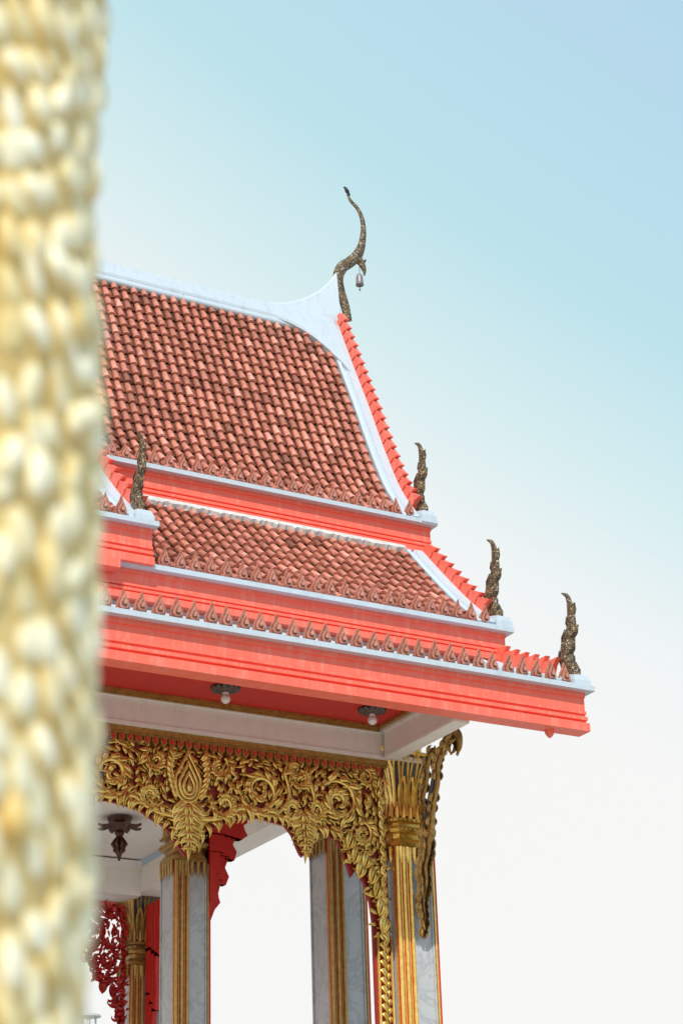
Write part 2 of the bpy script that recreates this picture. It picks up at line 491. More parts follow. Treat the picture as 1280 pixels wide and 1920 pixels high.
# ceilings, beams
b=MB()
b.box(XL+.3,8.40,12.85,14.03,6.785,6.83)
b.obj('eave_soffit',['red'],pav,label='dark red painted eave soffit')
b=MB()
b.box(XL+.3,8.49,14.05,19.7,6.86,6.92)
b.obj('ceiling',['beam'],pav)
def beamX(b,x0,x1,Y0,Y1,z0,z1,s=-1):
    b.box(x0,x1,Y0,Y1,z0,z1)
    b.box(x0,x1,Y0-.025,Y0-.001,z1-.055,z1)
    b.box(x0,x1,Y0-.012,Y0-.001,z0,z0+.03)
b=MB()
beamX(b,XL+.3,8.50,14.04,14.40,6.50,6.784)
b.obj('beam',['beam'],pav,label='white eave beam')
b=MB()
b.box(8.40,8.54,12.86,14.0,6.50,6.784); b.box(8.375,8.399,12.86,13.99,6.73,6.783)
b.box(8.388,8.399,12.86,13.99,6.502,6.53)
b.box(8.502,8.78,14.01,19.6,6.50,6.784)
b.obj('beam',['beam'],pav)
b=MB()
b.box(XL+.3,8.50,19.45,19.80,6.46,6.85); b.box(XL+.3,8.50,19.42,19.448,6.74,6.84); 
b.obj('beam',['beam'],pav)
b=MB()
b.box(XL+.3,8.36,13.975,14.012,6.755,6.783); b.box(XL+.3,8.36,14.0,14.013,6.735,6.754)
b.box(8.335,8.374,12.86,13.97,6.755,6.783)
b.obj('gilded_moulding',['dullgold'],pav)

# ------------------------------------------------------------------ carving
def leaf(b,x,z,ang,L,W,curl,h0,h1,Y,n=6,mi=0,tk=1.0):
    px,pz=x,z; a=ang; vs=[]; ts=[]
    q=U(.75,1.2)*tk
    for i in range(n+1):
        t=i/n
        w=W*.5*(math.sin(math.pi*min(1,(t*.86+.14))**.8))*(1-t*.25) if i<n else .0008
        dx,dz=math.cos(a),math.sin(a); nx,nz=-dz,dx
        hh=h0+(h1-h0)*(math.sin(math.pi*(t*.8+.15)))
        hw=hh+w*.6
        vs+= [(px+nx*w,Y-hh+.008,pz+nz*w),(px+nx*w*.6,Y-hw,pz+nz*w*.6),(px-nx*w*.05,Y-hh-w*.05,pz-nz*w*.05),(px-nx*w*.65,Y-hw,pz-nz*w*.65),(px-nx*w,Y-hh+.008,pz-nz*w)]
        ts+= [.02*q,.85*q,.28*q,.85*q,.02*q]  # crevice shade painted on leaf edges and centre groove, light on ridges
        st=L/n; px+=dx*st; pz+=dz*st; a+=curl/n*(0.4+1.6*t)
    fs=[(i*5+k,i*5+k+1,(i+1)*5+k+1,(i+1)*5+k) for i in range(n) for k in range(4)]
    b.add(vs,fs,mi,ts)
def stem(b,pts,wd,h,Y,mi=0,hf=.6):
    vs=[];n=len(pts)
    for i,p in enumerate(pts):
        a=pts[max(0,i-1)];c=pts[min(n-1,i+1)]
        t=Vector((c[0]-a[0],c[1]-a[1])).normalized(); nx,nz=-t.y,t.x
        w=wd(i/(n-1))/2
        vs+=[(p[0]+nx*w,Y-h+.012,p[1]+nz*w),(p[0]+nx*w*.65,Y-h-w*hf,p[1]+nz*w*.65),(p[0],Y-h-w*hf*.4,p[1]),(p[0]-nx*w*.65,Y-h-w*hf,p[1]-nz*w*.65),(p[0]-nx*w,Y-h+.012,p[1]-nz*w)]
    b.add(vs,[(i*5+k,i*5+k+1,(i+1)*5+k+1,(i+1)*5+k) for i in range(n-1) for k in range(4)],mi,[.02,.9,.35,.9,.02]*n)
def scroll(b,cx,cz,Rr,sgn,a0,turns,Y,h=.03,wid=.045):
    n=36; pts=[]
    for i in range(n+1):
        t=i/n; r=Rr*(1-t**.85*.80); a=a0+sgn*turns*2*math.pi*t**.95
        pts.append((cx+r*math.cos(a),cz+r*math.sin(a)))
    stem(b,pts,lambda t:wid*(.35+.75*math.sin(math.pi*(.12+t*.6))),h,Y)
    for i in range(1,n-5,2):
        t=i/n
        a=math.atan2(pts[i+1][1]-pts[i][1],pts[i+1][0]-pts[i][0])
        out=math.atan2(pts[i][1]-cz,pts[i][0]-cx)
        S=.145*(1-.60*t)*(Rr/.18)**.7
        leaf(b,pts[i][0]+math.cos(out)*wid*.3,pts[i][1]+math.sin(out)*wid*.3,a-sgn*U(.35,.6),S*U(.9,1.15),S*.46,sgn*U(-1.6,-.9) if i%4==1 else sgn*U(1.0,1.6),h*.8,h+.02,Y,7)
    leaf(b,pts[-1][0],pts[-1][1],a0+sgn*turns*6.28+sgn*1.6,Rr*.42,Rr*.28,sgn*2.6,h+.01,h+.03,Y,8)
    leaf(b,cx,cz,a0+sgn*turns*6.28+2.6,Rr*.34,Rr*.20,-sgn*2.0,h+.01,h+.02,Y,6)
SIL=[(0,5.47),(.05,5.53),(.14,5.66),(.22,5.72),(.30,5.75),(.42,5.82),(.68,5.86),(.92,5.82),(.99,5.74),(1.03,5.64),(1.075,5.56),(1.12,5.64),(1.16,5.74),(1.25,5.80),(1.42,5.74),(1.48,5.62),(1.54,5.44),(1.60,5.52),(1.68,5.38),(1.72,5.24),(1.75,5.0),(1.76,4.9),(1.91,4.9)]
def sil(d):
    for (a,za),(c,zc) in zip(SIL,SIL[1:]):
        if a<=d<=c: return za+(zc-za)*(d-a)/(c-a)
    return 9
CX=6.565; HB=1.90; ZT=6.50
def teardrop(b,cx,z0,z1,w,wd,h,Y):
    pts=[]
    for i in range(25):
        t=i/24; a=-math.pi/2+2*math.pi*t
        x=math.cos(a)*w*(1 if math.sin(a)<0 else (1-math.sin(a))**.75)
        z=z0+(z1-z0)*(.5+.5*math.sin(a))**1.15
        pts.append((cx+x,z))
    stem(b,pts,lambda t:wd,h,Y)
def pendant(g,px,z0,z1,w0,Y,k=1):
    """hanging bunch of flame leaves, tiers ending in a bud"""
    H=z0-z1
    for tier,(f,ww) in enumerate(((0,1.0),(.17,.92),(.33,.80),(.48,.66),(.62,.50),(.76,.36))):
        z=z0-H*f
        for q in(1,-1):
            leaf(g,px+q*.02*ww,z,-math.pi/2+q*1.15,w0*1.2*ww,w0*.32*ww,-q*2.2,.03+.005*tier,.05+.005*tier,Y,8)
            leaf(g,px+q*.03*ww,z-.02,-math.pi/2+q*.70,w0*.95*ww,w0*.28*ww,q*1.6,.035+.005*tier,.055+.005*tier,Y,8)
            leaf(g,px+q*.01*ww,z-.02,-math.pi/2+q*.25,w0*.7*ww,w0*.22*ww,-q*.9,.045+.005*tier,.06+.005*tier,Y,7)
    leaf(g,px,z1+.17,-math.pi/2,.20,.065,0,.04,.06,Y)
def make_frieze(Y):
    g=MB()
    cents=[(CX+sg*d,z) for sg in(1,-1) for d,z in((0,6.1),(.67,6.1),(1.42,6.09))]
    for stp,lo,hi,ha,hb,tk in ((.052,.06,.09,.006,.016,.6),(.062,.075,.11,.014,.030,.92)):
        x=CX-HB
        while x<CX+HB:
            z=ZT-.14
            while z>5.0:
                xx=x+U(-.02,.02); zz=z+U(-.02,.02); d=abs(xx-CX)
                if zz>sil(d)+.045 and d<HB-.03:
                    c=min(cents,key=lambda c:(c[0]-xx)**2+(c[1]-zz)**2)
                    an=math.atan2(zz-c[1],xx-c[0])+math.pi/2*(1 if R()<.5 else -1)+U(-.5,.5)
                    leaf(g,xx,zz,an,U(lo,hi),U(.026,.040),U(-2.4,2.4),ha,hb,Y,5,0,tk)
                z-=stp
            x+=stp
    for sg in (1,-1):
        A=lambda a: a if sg==1 else math.pi-a
        for (d,z,r,s,a0,tn) in ((.66,6.10,.19,1,-2.6,1.45),(1.42,6.09,.20,-1,2.4,1.45),(.29,6.26,.10,-1,1.0,1.0),(.33,5.95,.11,1,-2.8,1.0),(1.06,6.26,.10,1,2.4,1.0),(.98,5.98,.10,-1,-.3,1.0),(1.19,6.0,.09,1,-2.6,1.0),(1.68,6.33,.08,-1,1.4,1.0),(1.64,5.83,.11,-1,1.4,1.0),(1.0,6.33,.07,-1,0,1.0)):
            scroll(g,CX+sg*d,z,r,s*sg,A(a0),tn,Y,U(.03,.04),.040 if r<.12 else .050)
        L=catmull([(CX+sg*.12,5.80),(CX+sg*.30,5.83),(CX+sg*.48,5.93),(CX+sg*.62,5.90),(CX+sg*.82,5.92),(CX+sg*.94,6.1),(CX+sg*.90,6.3),(CX+sg*.98,6.40)],30)
        stem(g,[(p.x,p.y) for p in L],lambda t:.046*(1-.5*t),.04,Y)
        L=catmull([(CX+sg*1.10,5.85),(CX+sg*1.18,6.08),(CX+sg*1.13,6.28),(CX+sg*1.22,6.38)],20)
        stem(g,[(p.x,p.y) for p in L],lambda t:.046*(1-.5*t),.04,Y)
        pendant(g,CX+sg*1.075,5.97,5.55,.165,Y)
        z=6.35
        while z>4.95:
            q=1 if int(z*20)%2 else -1
            leaf(g,CX+sg*(1.83+q*.02),z,-math.pi/2-q*.7*sg,.12,.055,q*1.7*sg,.02,.045,Y); z-=.045
        for (d,z) in ((1.45,5.74),(1.50,5.62),(1.54,5.50),(1.60,5.58),(1.66,5.46),(1.70,5.34),(1.73,5.20),(1.75,5.05)):
            leaf(g,CX+sg*(d+.07),z+.10,-math.pi/2-sg*.45,.17,.07,sg*1.2,.03,.05,Y)
            leaf(g,CX+sg*(d+.10),z+.05,-math.pi/2-sg*.2,.13,.055,-sg*1.0,.03,.06,Y)
    for k,(w,z0,z1) in enumerate(((.115,5.93,6.36),(.08,5.96,6.27),(.048,5.99,6.18))):
        teardrop(g,CX,z0,z1,w,.028,.045+.008*k,Y)
    leaf(g,CX,6.01,math.pi/2,.12,.05,0,.06,.07,Y,8)
    pendant(g,CX,5.93,5.46,.21,Y)
    for k in range(8):
        t=k/8
        for q in(1,-1): leaf(g,CX+q*(.10+.045*math.sin(t*3)),5.96+t*.38,math.pi/2-q*.7,.13,.055,q*1.3,.03,.055,Y,7)
    d=.06
    while d<1.5:
        for sg in(1,-1):
            z=sil(d)
            leaf(g,CX+sg*d,z+.075,-math.pi/2+sg*U(.2,.9),.11,.05,-sg*U(.5,1.6),.025,.05,Y)
        d+=.055
    return g
def backing(Y,z_low):
    b=MB(); N=190; top=ZT-.005
    for i in range(N):
        a=-HB+2*HB*i/N; c=-HB+2*HB*(i+1)/N
        za=max(z_low,sil(abs(a))+.02); zc=max(z_low,sil(abs(c))+.02)
        if abs(a)>1.745: za=z_low
        if abs(c)>1.745: zc=z_low
        P=[(CX+a,top),(CX+c,top),(CX+c,zc),(CX+a,za)]
        vs=[(x,Y+.012,z) for x,z in P]+[(x,Y+.045,z) for x,z in P]
        b.add(vs,[(0,3,2,1),(4,5,6,7),(3,7,6,2)]+([(0,4,7,3)] if i==0 else [])+([(1,2,6,5)] if i==N-1 else []))
    return b
YF=14.13
fr=empty('frieze',(CX,YF,ZT),pav)
g=make_frieze(YF)
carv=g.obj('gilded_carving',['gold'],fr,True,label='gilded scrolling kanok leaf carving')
backing(YF,GZ+.5).obj('backing_board',['backred'],fr)
b=MB()
b.box(CX-HB,CX+HB,YF-.075,YF+.01,ZT-.045,ZT-.002)
b.box(CX-HB,CX+HB,YF-.05,YF+.01,ZT-.06,ZT-.046)
x=CX-HB+.03
while x<CX+HB-.02:
    for (w,h,y,mi) in ((.062,.085,.045,0),(.040,.055,.053,1),(.018,.030,.060,0)):
        pl=[(x-w/2,ZT-.058),(x-w/2,ZT-.058-h*.45),(x-w*.25,ZT-.058-h*.75),(x,ZT-.058-h),(x+w*.25,ZT-.058-h*.75),(x+w/2,ZT-.058-h*.45),(x+w/2,ZT-.058)]
        b.extrude(pl,YF-y,YF+.005,lambda p,y:(p[0],y,p[1]),mi)
    x+=.075
b.obj('petal_moulding',['dullgold','red'],fr)
for sg in(1,-1):
    b=MB(); b.tint=.75
    xc=CX+sg*1.83
    b.box(xc-.068,xc-.058,YF-.03,YF+.01,GZ+.5,4.98); b.box(xc+.058,xc+.068,YF-.03,YF+.01,GZ+.5,4.98)
    z=4.96
    while z>GZ+.6:
        leaf(b,xc-.045*sg,z+.03,-math.pi/2+sg*.75,.10,.055,-sg*1.1,.015,.035,YF)
        leaf(b,xc+.035*sg,z,-math.pi/2-sg*.5,.07,.04,sg*1.1,.012,.03,YF)
        z-=.072
    b.obj('gilded_strip',['gold'],fr,True)

# far side fretwork, seen from behind as red painted carving
ff=empty('frieze',(CX,19.65,ZT),pav)
m2=carv.data.copy(); m2.materials.clear(); m2.materials.append(M['red'])
fo=bpy.data.objects.new('red_fretwork',m2); COL.objects.link(fo)
fo.location=(carv.location.x,19.67,carv.location.z-.02); fo.scale=(1,-1,1); WL[fo.name]=fo.location.copy(); par(fo,ff)
fo['label']='red painted back of pierced carving'
# red carved brackets clinging to the inner and rear pillars
def red_leg(x0,x1,Y,zt,drop,plane='XZ',th=.05):
    b=MB()
    prof=[(1.0,0),(1.0,.05),(.90,.075),(.94,.13),(1.0,.17),(.86,.215),(.70,.20),(.62,.27),(.72,.34),(.66,.42),(.50,.41),(.42,.50),(.52,.58),(.44,.66),(.30,.66),(.24,.76),(.30,.83),(.16,.90),(.06,1.0)]
    for k,(s,t) in enumerate(((1,th),(.8,th*1.5),(.55,th*1.9))):
        P=[(x0+(x1-x0)*a*s,zt-drop*bz*(.6+.4*s)-.012*k) for a,bz in prof]
        for (a,za),(c,zc) in zip(P,P[1:]):
            q=[(x0,za),(a,za),(c,zc),(x0,zc)]
            if plane=='XZ': vs=[(x,Y-t/2,z) for x,z in q]+[(x,Y+t/2,z) for x,z in q]
            else: vs=[(Y-t/2,x,z) for x,z in q]+[(Y+t/2,x,z) for x,z in q]
            b.add(vs,[(0,1,2,3),(7,6,5,4),(1,5,6,2),(0,4,5,1),(3,2,6,7)])
    return b.obj('red_carved_bracket',['red'],pav)
red_leg(7.33,7.72,15.34,6.22,.95,th=.07)
red_leg(19.56,19.22,8.66,6.40,2.8,'YZ')

# ------------------------------------------------------------------ columns
def ring(cx,cy,h,z,ch=.25):
    return [(cx+a*h,cy+bb*h,z) for a,bb in ((-1,-(1-ch)),(-(1-ch),-1),((1-ch),-1),(1,-(1-ch)),(1,(1-ch)),((1-ch),1),(-(1-ch),1),(-1,(1-ch)))]
W=.40
def rod(b,x,y,r,z0,z1,mi=0,n=8):
    b.loft([[(x+r*math.cos(2*math.pi*k/n),y+r*math.sin(2*math.pi*k/n),z) for k in range(n)] for z in(z0,z1)],mi)
def column_parts(top):
    H=5.74-GZ+top
    b=MB()
    b.box(.03,W,.03,W,0,H)
    b.box(0,W-.02,.015,.031,0,.25); b.box(-.04,W+.04,-.04,W+.04,0,.12); 
    b.box(.175,.19,.018,.029,.25,H-.02); b.box(.355,.372,.018,.029,.25,H-.02)
    b.box(.018,.029,.07,.085,.25,H-.02); b.box(.018,.029,.36,.38,.25,H-.02)
    shaft=b
    b=MB(); b.tint=.66
    b.box(.012,.168,.012,.029,.13,H-.01,1)
    for x in (.028,.090,.152): rod(b,x,.004,.017,.13,H-.005)
    for x in (.059,.121): rod(b,x,.008,.006,.13,H-.005)
    b.box(.014,.029,.0301,.065,.13,H-.01,0)
    b.box(.376,.392,.008,.029,.13,H-.01,0); b.box(.393,.412,.012,.05,.13,H-.01,1)
    b.box(.4005,.412,.0501,.30,.13,H-.01,1)
    ribs=b
    b=MB(); c=.2; b.tint=.45
    z=H-.02
    def lv(l,mi): b.loft([ring(c,c,h,z+dz) for dz,h in l],mi)
    lv([(0,.175),(.03,.205),(.06,.20),(.10,.17)],0)
    lv([(.10,.16),(.14,.165),(.15,.200),(.18,.210),(.20,.200),(.21,.165)],0)
    lv([(.21,.155),(.24,.155),(.25,.190),(.275,.195),(.29,.155)],0)
    lv([(.29,.145),(.42,.130),(.60,.148),(.74,.18),(.84,.215)],1)
    lv([(.84,.235),(.86,.248),(.875,.23)],0)
    b.tint=.70
    for f in range(4):
        ca,sa=round(math.cos(f*math.pi/2)),round(math.sin(f*math.pi/2))
        def T(u,o,zz):
            lx,ly=u,-o
            return (c+lx*ca-ly*sa,c+lx*sa+ly*ca,z+zz)
        for lay,(nn,sp,zz1,out0,wd,ee) in enumerate(((4,.074,.60,0,.028,.011),(3,.080,.34,.018,.030,.012))):
            for i in range(nn):
                u0=(i-(nn-1)/2)*sp
                rr=[]
                for k in range(11):
                    t=k/10; zz=.30+zz1*t; o=.150+out0-.022*math.sin(t*3.1)+(.110 if lay==0 else .05)*t**2.4
                    w=wd*(1 if t<.75 else max(.05,1-((t-.75)/.25)**1.5)); uu=u0*(.90+(.65 if lay==0 else .2)*t*t)
                    rr.append((uu,o,zz,w))
                for q in(1,-1):
                    b.loft([[T(uu+q*w-ee,o-.004,zz),T(uu+q*w,o+.018,zz),T(uu+q*w+ee,o-.004,zz)] for uu,o,zz,w in rr],0)
                if lay==0:
                    uu,o,zz,w=rr[-1]
                    b.loft([[T(uu-.02,o,zz-.04),T(uu,o+.02,zz-.04),T(uu+.02,o,zz-.04)],[T(uu-.012,o+.02,zz+.0),T(uu,o+.045,zz+.0),T(uu+.012,o+.02,zz+.0)],[T(uu-.003,o+.045,zz-.01),T(uu,o+.05,zz-.02),T(uu+.003,o+.045,zz-.01)]],0)
        for i in range(5):
            u0=(i-2)*.068
            for (zz0,zz1,o,w) in ((.02,-.13,.195,.032),(.28,.43,.160,.030)):
                b.add([T(u0-w,o,zz0),T(u0,o+.02,zz0),T(u0+w,o,zz0),T(u0-w*.8,o-.0,zz0*.4+zz1*.6),T(u0,o+.018,zz0*.4+zz1*.6),T(u0+w*.8,o,zz0*.4+zz1*.6),T(u0,o+.008,zz1)],[(0,1,4,3),(1,2,5,4),(3,4,6),(4,5,6)],0,[.05,.9,.05,.05,.9,.05,.5])
        for i in range(9):
            u0=(i-4)*.042
            for zz,o in((.175,.210),(.262,.195)):
                s=.014
                b.add([T(u0-s,o,zz),T(u0,o,zz+s),T(u0+s,o,zz),T(u0,o,zz-s),T(u0,o+.014,zz)],[(0,1,4),(1,2,4),(2,3,4),(3,0,4)],0,[.1,.1,.1,.1,1])
    return shaft,ribs,b
def make_col(x,y,top=0,label=None,g='gold',sc=1.0):
    s,r,cpt=column_parts(top)
    def sh(b):
        b.v=[(p[0]*sc+x,p[1]*sc+y,p[2]+GZ) for p in b.v]; return b
    o=sh(s).obj('column',['marble'],pav,label=label)
    sh(r).obj('gilded_rib',[g,'red'],o)
    sh(cpt).obj('capital',[g,'navy'],o)
    return o
make_col(8.47,14.02,0,'corner marble column with gilded ribs and lotus capital')
make_col(CX-HB-.42,14.02)
make_col(6.99,15.28,.03,g='dullgold',sc=.86)  # inner and rear columns get darker gilding as painted shade
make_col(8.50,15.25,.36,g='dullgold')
make_col(8.44,19.58,0,'rear column with gilding coloured dark for shade',g='dullgold')
make_col(CX-HB-.42,19.58)

# gilded brackets from column to eave
def bracket(X,parent):
    b=MB(); b.tint=.45
    g=MB()                      # flank carving laid out in (y,z), then turned to face along x
    def flank(c,rad,step,size,lo=0,hi=None):
        n=len(c)-1
        for i in range(lo,(hi or n),step):
            p=c[i]; t=(c[min(n,i+1)]-c[max(0,i-1)]).normalized(); an=math.atan2(t.y,t.x); r=interp(rad,i/n)
            S=size*(.5+.5*r/.1)
            for q in(1,-1):
                leaf(g,p.x,p.y,an+q*U(.4,.65),S*U(.9,1.15),S*.40,-q*U(.9,1.7),r*.35,r*.35+.02,0,7)
            leaf(g,p.x,p.y,an,S*.9,S*.34,U(-.5,.5),r*.45+.01,r*.45+.02,0,6)
    rb=[.008,.034,.054,.072,.090,.080]
    body=[(13.985,4.98),(13.955,5.12),(13.975,5.27),(13.92,5.42),(13.93,5.56),(13.86,5.72),(13.84,5.88)][::-1]
    rbr=rb[::-1]
    c=serpent(b,body,[r*.7 for r in rbr],.4,'YZ',X,24,8); flank(c,rbr,2,.155)
    sn=[(13.90,5.70),(13.80,5.82),(13.76,5.98),(13.71,6.10),(13.65,6.22),(13.64,6.36),(13.57,6.46),(13.46,6.53)]
    rr=[.055,.048,.040,.034,.032,.038,.042,.042]
    c=serpent(b,sn,rr,.7,'YZ',X,50,8); flank(c,[.05]*3,5,.11,0,22); flank(c,[.05]*3,4,.12,30,50)
    hd=[(13.55,6.44),(13.46,6.54),(13.36,6.58),(13.28,6.53),(13.27,6.43),(13.33,6.38)]
    serpent(b,hd,[.04,.055,.06,.05,.03,.008],.5,'YZ',X,20,8)
    for a,s in ((2.6,.12),(3.4,.13),(4.2,.13),(5.2,.11),(1.6,.10),(.6,.10)):
        leaf(g,13.40,6.50,a,s,s*.42,U(-1.5,1.5),.03,.05,0,7)
    up=[(13.93,5.80),(13.88,5.98),(13.90,6.14),(13.83,6.28),(13.80,6.42),(13.72,6.52),(13.62,6.50)]
    c=serpent(b,up,[.05,.040,.030,.032,.034,.030,.012],.7,'YZ',X,30,8); flank(c,[.045]*3,4,.11,0,28)
    b.add([(X+p[1],p[0],p[2]) for p in g.v],g.f,0,g.t)
    b.add([(X-p[1],p[0],p[2]) for p in g.v],g.f,0,g.t)
    o=b.obj('eave_bracket',['dullgold'],parent,False,label='carved gilded serpent bracket')
    b=MB()
    serpent(b,[(13.84,5.86),(13.78,6.0),(13.73,6.12),(13.67,6.24),(13.655,6.34)],[.012,.018,.018,.018,.012],1,'YZ',X-.03,20,6)
    b.obj('glass_inlay',['navy'],o,True)
bracket(8.70,pav)

b=MB(); b.loft([ring(9.30,12.80,.035,6.521),ring(9.30,12.80,.03,6.49),ring(9.30,12.80,.02,6.47),ring(9.30,12.80,.008,6.455)])
b.obj('eave_drop',['coral'],t3)

# platform
b=MB()
b.box(XL-.2,9.5,13.2,20.5,0,.35); b.box(XL,9.3,13.4,20.3,.351,.80); b.box(XL-.1,9.4,13.3,20.4,.801,GZ)
b.obj('platform',['beam'],pav)

# mirrored back slopes
for o,p in ((t1,pav),(t2,pav),(t3,pav)):
    dup(o,(o.location.x,2*YR-o.location.y,o.location.z),pav,(1,-1,1))
for lst,p in (([f1,h1]+v1,t1),([f2,h2]+v2,t2),([f3,h3]+v3,t3)):
    for o in lst: dup(o,(o.location.x,2*YR-o.location.y,o.location.z),p,(1,-1,1))

# ------------------------------------------------------------------ hanging things
def revolve(b,prof,cx,cy,n=20,mi=0):
    b.loft([[(cx+r*math.cos(2*math.pi*k/n),cy+r*math.sin(2*math.pi*k/n),z) for k in range(n)] for r,z in prof],mi)
def lamp(X,Y,Z):
    e=empty('ceiling_lamp',(X,Y,Z)); thing(e,'round white bulb on dark rosette under the red soffit','lamp','bulb lamps under the eave')
    b=MB(); revolve(b,[(.05,Z),(.09,Z-.004),(.085,Z-.022),(.06,Z-.04),(.03,Z-.05)],X,Y)
    for k in range(12):
        a=2*math.pi*k/12
        ring_=[(X+(.095+.028*math.cos(t))*math.cos(a)-.022*math.sin(t)*math.sin(a),Y+(.095+.028*math.cos(t))*math.sin(a)+.022*math.sin(t)*math.cos(a),Z-.012) for t in [i*math.pi/4 for i in range(8)]]
        b.loft([[ (p[0],p[1],Z-.001) for p in ring_],ring_,[(X+(p[0]-X)*.97,Y+(p[1]-Y)*.97,Z-.034) for p in ring_]])
    b.obj('rosette',['bronze'],e,True)
    b=MB(); revolve(b,[(.024,Z-.045),(.026,Z-.06),(.024,Z-.07)],X,Y)
    b.obj('socket',['beam'],e,True)
    b=MB(); revolve(b,[(.018,Z-.068)]+[(.040*math.sin(math.pi*k/10),Z-.105+.040*math.cos(math.pi*k/10)) for k in range(1,10)]+[(.002,Z-.145)],X,Y,24)
    b.obj('bulb',['bulb'],e,True)
lamp(8.05,13.60,6.784); lamp(6.67,13.60,6.784)

# wind bell
BX,DZ=9.868,.045
e=empty('wind_bell',(BX,YR,12.95)); thing(e,'small weathered bronze bell hanging from the roof finial beak','bell')
b=MB(); revolve(b,[(r,z+DZ) for r,z in [(.004,13.115),(.018,13.11),(.032,13.095),(.040,13.06),(.042,13.0),(.048,12.965),(.044,12.96),(.02,12.97)]],BX,YR)
b.obj('bell_body',['bell'],e,True)
b=MB(); rod(b,BX,YR,.004,12.91+DZ,12.98+DZ); b.add([(BX-.015,YR,12.91+DZ),(BX,YR,12.92+DZ),(BX+.015,YR,12.91+DZ),(BX,YR,12.88+DZ),(BX,YR-.006,12.90+DZ)],[(0,1,4),(1,2,4),(2,3,4),(3,0,4)])
b.obj('clapper',['bronze'],e)
b=MB(); rod(b,BX+.005,YR,.004,13.15,13.30,n=5); b.obj('hanging_wire',['bronze'],e)

# bird on the very tip
e=empty('bird',(9.748,YR,14.19)); thing(e,'small black bird perched on the tip of the finial','bird')
b=MB()
pts=[(9.785,14.195),(9.765,14.215),(9.75,14.235),(9.735,14.26),(9.725,14.278),(9.710,14.282),(9.695,14.276)]
serpent(b,pts,[.006,.014,.026,.024,.017,.015,.002],.8,'XZ',YR,20,8)
b.obj('bird_body',['feather'],e,True)
b=MB(); rod(b,9.748,YR-.008,.005,14.18,14.23,n=5); rod(b,9.752,YR+.008,.005,14.18,14.23,n=5); b.obj('leg',['feather'],e)

# hanging ceiling ornament
e=empty('ceiling_pendant',(7.58,17.9,6.86)); thing(e,'dark carved wooden ceiling boss with hanging lotus drop','ornament')
b=MB(); PX,PY,KS=7.58,17.9,.82
revolve(b,[(.08,6.859),(.13,6.85),(.11,6.80),(.07,6.76),(.05,6.72)],PX,PY,16)
for k in range(8):
    a=k*math.pi/4; ca,sa=math.cos(a),math.sin(a)
    sec=[]
    for t in range(8):
        u=t/7; r=(.05+.24*u)*KS; z=6.84-.08*math.sin(u*2.2); w=.06*math.sin(math.pi*(.15+.84*u))+.003
        sec.append([(PX+r*ca-w*sa,PY+r*sa+w*ca,z),(PX+r*ca,PY+r*sa,z-.025),(PX+r*ca+w*sa,PY+r*sa-w*ca,z)])
    b.loft(sec)
b.obj('boss',['boss'],e)
b=MB()
for k in range(4):
    a=k*math.pi/4; ca,sa=math.cos(a),math.sin(a)
    P=[(.02,.12),(.05,.17),(.03,.20),(.06,.24),(.09,.28),(.06,.32),(.065,.35),(.03,.38),(.0,.45)]
    pl=[(r,6.86-z) for r,z in P]+[(-r,6.86-z) for r,z in P[::-1][1:]]
    b.extrude(pl,-.012,.012,lambda p,o:(PX+p[0]*ca-o*sa,PY+p[0]*sa+o*ca,p[1]))
b.obj('lotus_drop',['boss'],e)

# distant lamp mast
e=empty('lamp_mast',(16.3,40,0)); thing(e,'grey steel mast with a round lamp ring on top','lamp mast')
b=MB(); revolve(b,[(.12,0),(.06,8.3)],16.3,40,10); b.obj('pole',['steel'],e,True)
b=MB(); revolve(b,[(.05,8.95),(.26,8.90),(.27,8.86),(.05,8.85)],16.3,40,16)
for k in range(6):
    a=k*math.pi/3; rod(b,16.3+.17*math.cos(a),40+.17*math.sin(a),.012,8.35,8.87,n=5)
revolve(b,[(.05,8.3),(.2,8.32),(.2,8.36),(.05,8.37)],16.3,40,16)
b.obj('lamp_ring',['steel'],e)

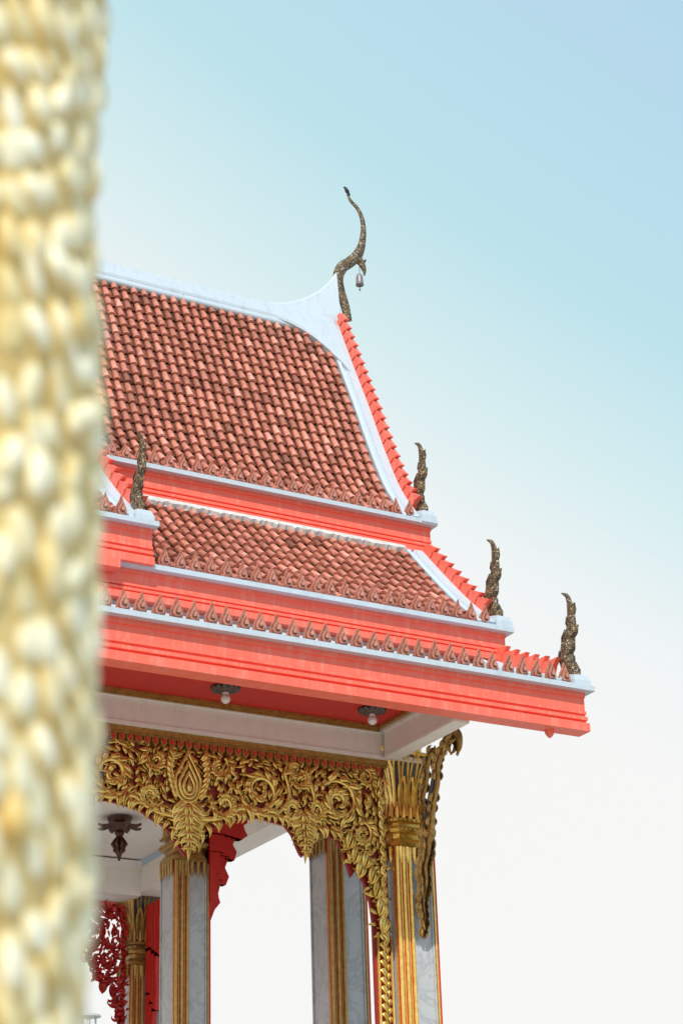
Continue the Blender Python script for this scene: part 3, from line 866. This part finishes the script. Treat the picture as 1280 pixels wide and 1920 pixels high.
# ------------------------------------------------------------------ gilded column close by
e=empty('gilded_column',(.36,1.86,0)); thing(e,'pale gold column covered in rounded mosaic scales','column')
b=MB(); cx,cy=.365,1.855
CR=[(0,.356),(1.7,.355),(1.92,.350),(2.03,.355),(2.12,.358),(2.46,.356),(2.62,.352),(2.75,.341),(2.88,.343),(3.0,.348),(3.15,.348),(5.3,.352)]
def cr_(z):
    for (a,ra),(c,rc) in zip(CR,CR[1:]):
        if a<=z<=c:
            t=(z-a)/(c-a); t=t*t*(3-2*t); return ra+(rc-ra)*t
    return .35
nz=150
b.loft([[(cx+cr_(z)*math.cos(2*math.pi*k/64),cy+cr_(z)*math.sin(2*math.pi*k/64),z) for k in range(64)] for z in [5.2*i/nz for i in range(nz+1)]])
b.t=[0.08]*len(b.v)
nc=58; vz=.054
rows=int(4.6/vz)
for rI in range(rows):
    z0=.5+rI*vz
    for cI in range(nc):
        a0=2*math.pi*(cI+U(-.26,.26))/nc; zz=z0+(vz/2 if cI%2 else 0)+U(-.014,.014)
        rr=cr_(zz); tk=U(.5,1.0) if R()<.75 else U(.2,.5)
        wa=.0205*U(.75,1.2); ha=.0300*U(.75,1.2); dp=.010*U(.5,1.5); tw=U(-.45,.45)
        vs=[];ts=[]
        m=10
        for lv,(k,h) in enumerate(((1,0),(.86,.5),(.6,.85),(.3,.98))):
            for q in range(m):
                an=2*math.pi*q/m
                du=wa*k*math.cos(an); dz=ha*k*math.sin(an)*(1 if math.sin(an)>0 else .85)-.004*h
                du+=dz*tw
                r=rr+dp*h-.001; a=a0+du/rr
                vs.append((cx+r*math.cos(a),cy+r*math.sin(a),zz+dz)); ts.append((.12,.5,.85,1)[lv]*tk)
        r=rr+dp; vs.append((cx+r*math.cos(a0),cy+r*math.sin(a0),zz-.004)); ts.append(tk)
        fs=[(l*m+q,l*m+(q+1)%m,(l+1)*m+(q+1)%m,(l+1)*m+q) for l in range(3) for q in range(m)]+[(3*m+q,3*m+(q+1)%m,4*m) for q in range(m)]
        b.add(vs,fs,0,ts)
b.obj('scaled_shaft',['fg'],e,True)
b=MB(); b.box(cx-.42,cx+.42,cy-.42,cy+.42,0,.3); b.box(cx-.38,cx+.38,cy-.38,cy+.38,.301,.48); b.obj('column_base',['fg'],e)

# ------------------------------------------------------------------ ground
b=MB(); b.add([(-600,-600,0),(600,-600,0),(600,600,0),(-600,600,0)],[(0,1,2,3)])
g=b.obj('ground',['ground']); g['kind']='structure'; g['label']='pale stone paving of the temple courtyard'

# ------------------------------------------------------------------ light
sd=Vector((-.42,-.66,.78)).normalized()
sl=bpy.data.lights.new('sun','SUN'); sl.energy=3.6; sl.angle=math.radians(.5); sl.color=(1,.94,.85)
so=bpy.data.objects.new('sun',sl); COL.objects.link(so); so.rotation_euler=sd.to_track_quat('Z','Y').to_euler(); so.location=(0,-10,30)
w=bpy.data.worlds.new('World'); scene.world=w; w.use_nodes=True
nt=w.node_tree; bg=nt.nodes['Background']
sky=nt.nodes.new('ShaderNodeTexSky'); sky.sky_type='NISHITA'; sky.sun_disc=False
sky.sun_elevation=math.asin(sd.z); sky.sun_rotation=math.atan2(sd.x,sd.y)%(2*math.pi)
tc=nt.nodes.new('ShaderNodeTexCoord')
vm=nt.nodes.new('ShaderNodeVectorMath'); vm.operation='DOT_PRODUCT'
nt.links.new(tc.outputs['Generated'],vm.inputs[0]); vm.inputs[1].default_value=(.873*.60,-.487*.60,1.0)
col=ramp(nt,vm.outputs['Value'],[(.0,(.96,.95,.93)),(.37,(.96,.955,.94)),(.435,(.90,.94,.935)),(.50,(.71,.88,.90)),(.58,(.53,.79,.86)),(.69,(.49,.72,.86)),(1,(.40,.60,.80))])
sc=nt.nodes.new('ShaderNodeVectorMath'); sc.operation='SCALE'; nt.links.new(sky.outputs[0],sc.inputs[0]); sc.inputs['Scale'].default_value=.1
fin=mix(nt,.04,col,sc.outputs[0])
nt.links.new(fin,bg.inputs['Color']); bg.inputs['Strength'].default_value=1.0

# ------------------------------------------------------------------ camera
F=3650
xa=Vector((7000,-1405,-F)).normalized()
ya=Vector((-2189,-1690,-F)); ya=(ya-xa*ya.dot(xa)).normalized()
za=xa.cross(ya)
cam=bpy.data.cameras.new('camera'); co=bpy.data.objects.new('camera',cam); COL.objects.link(co)
mt=Matrix((xa,ya,za)).to_4x4(); mt.translation=Vector((0,0,1.6)); co.matrix_world=mt
cam.sensor_fit='VERTICAL'; cam.sensor_height=36; cam.sensor_width=24; cam.lens=F/1920*36
cam.clip_end=3000; cam.clip_start=.05
cam.dof.use_dof=True; cam.dof.focus_distance=18.5; cam.dof.aperture_fstop=3.7
scene.camera=co
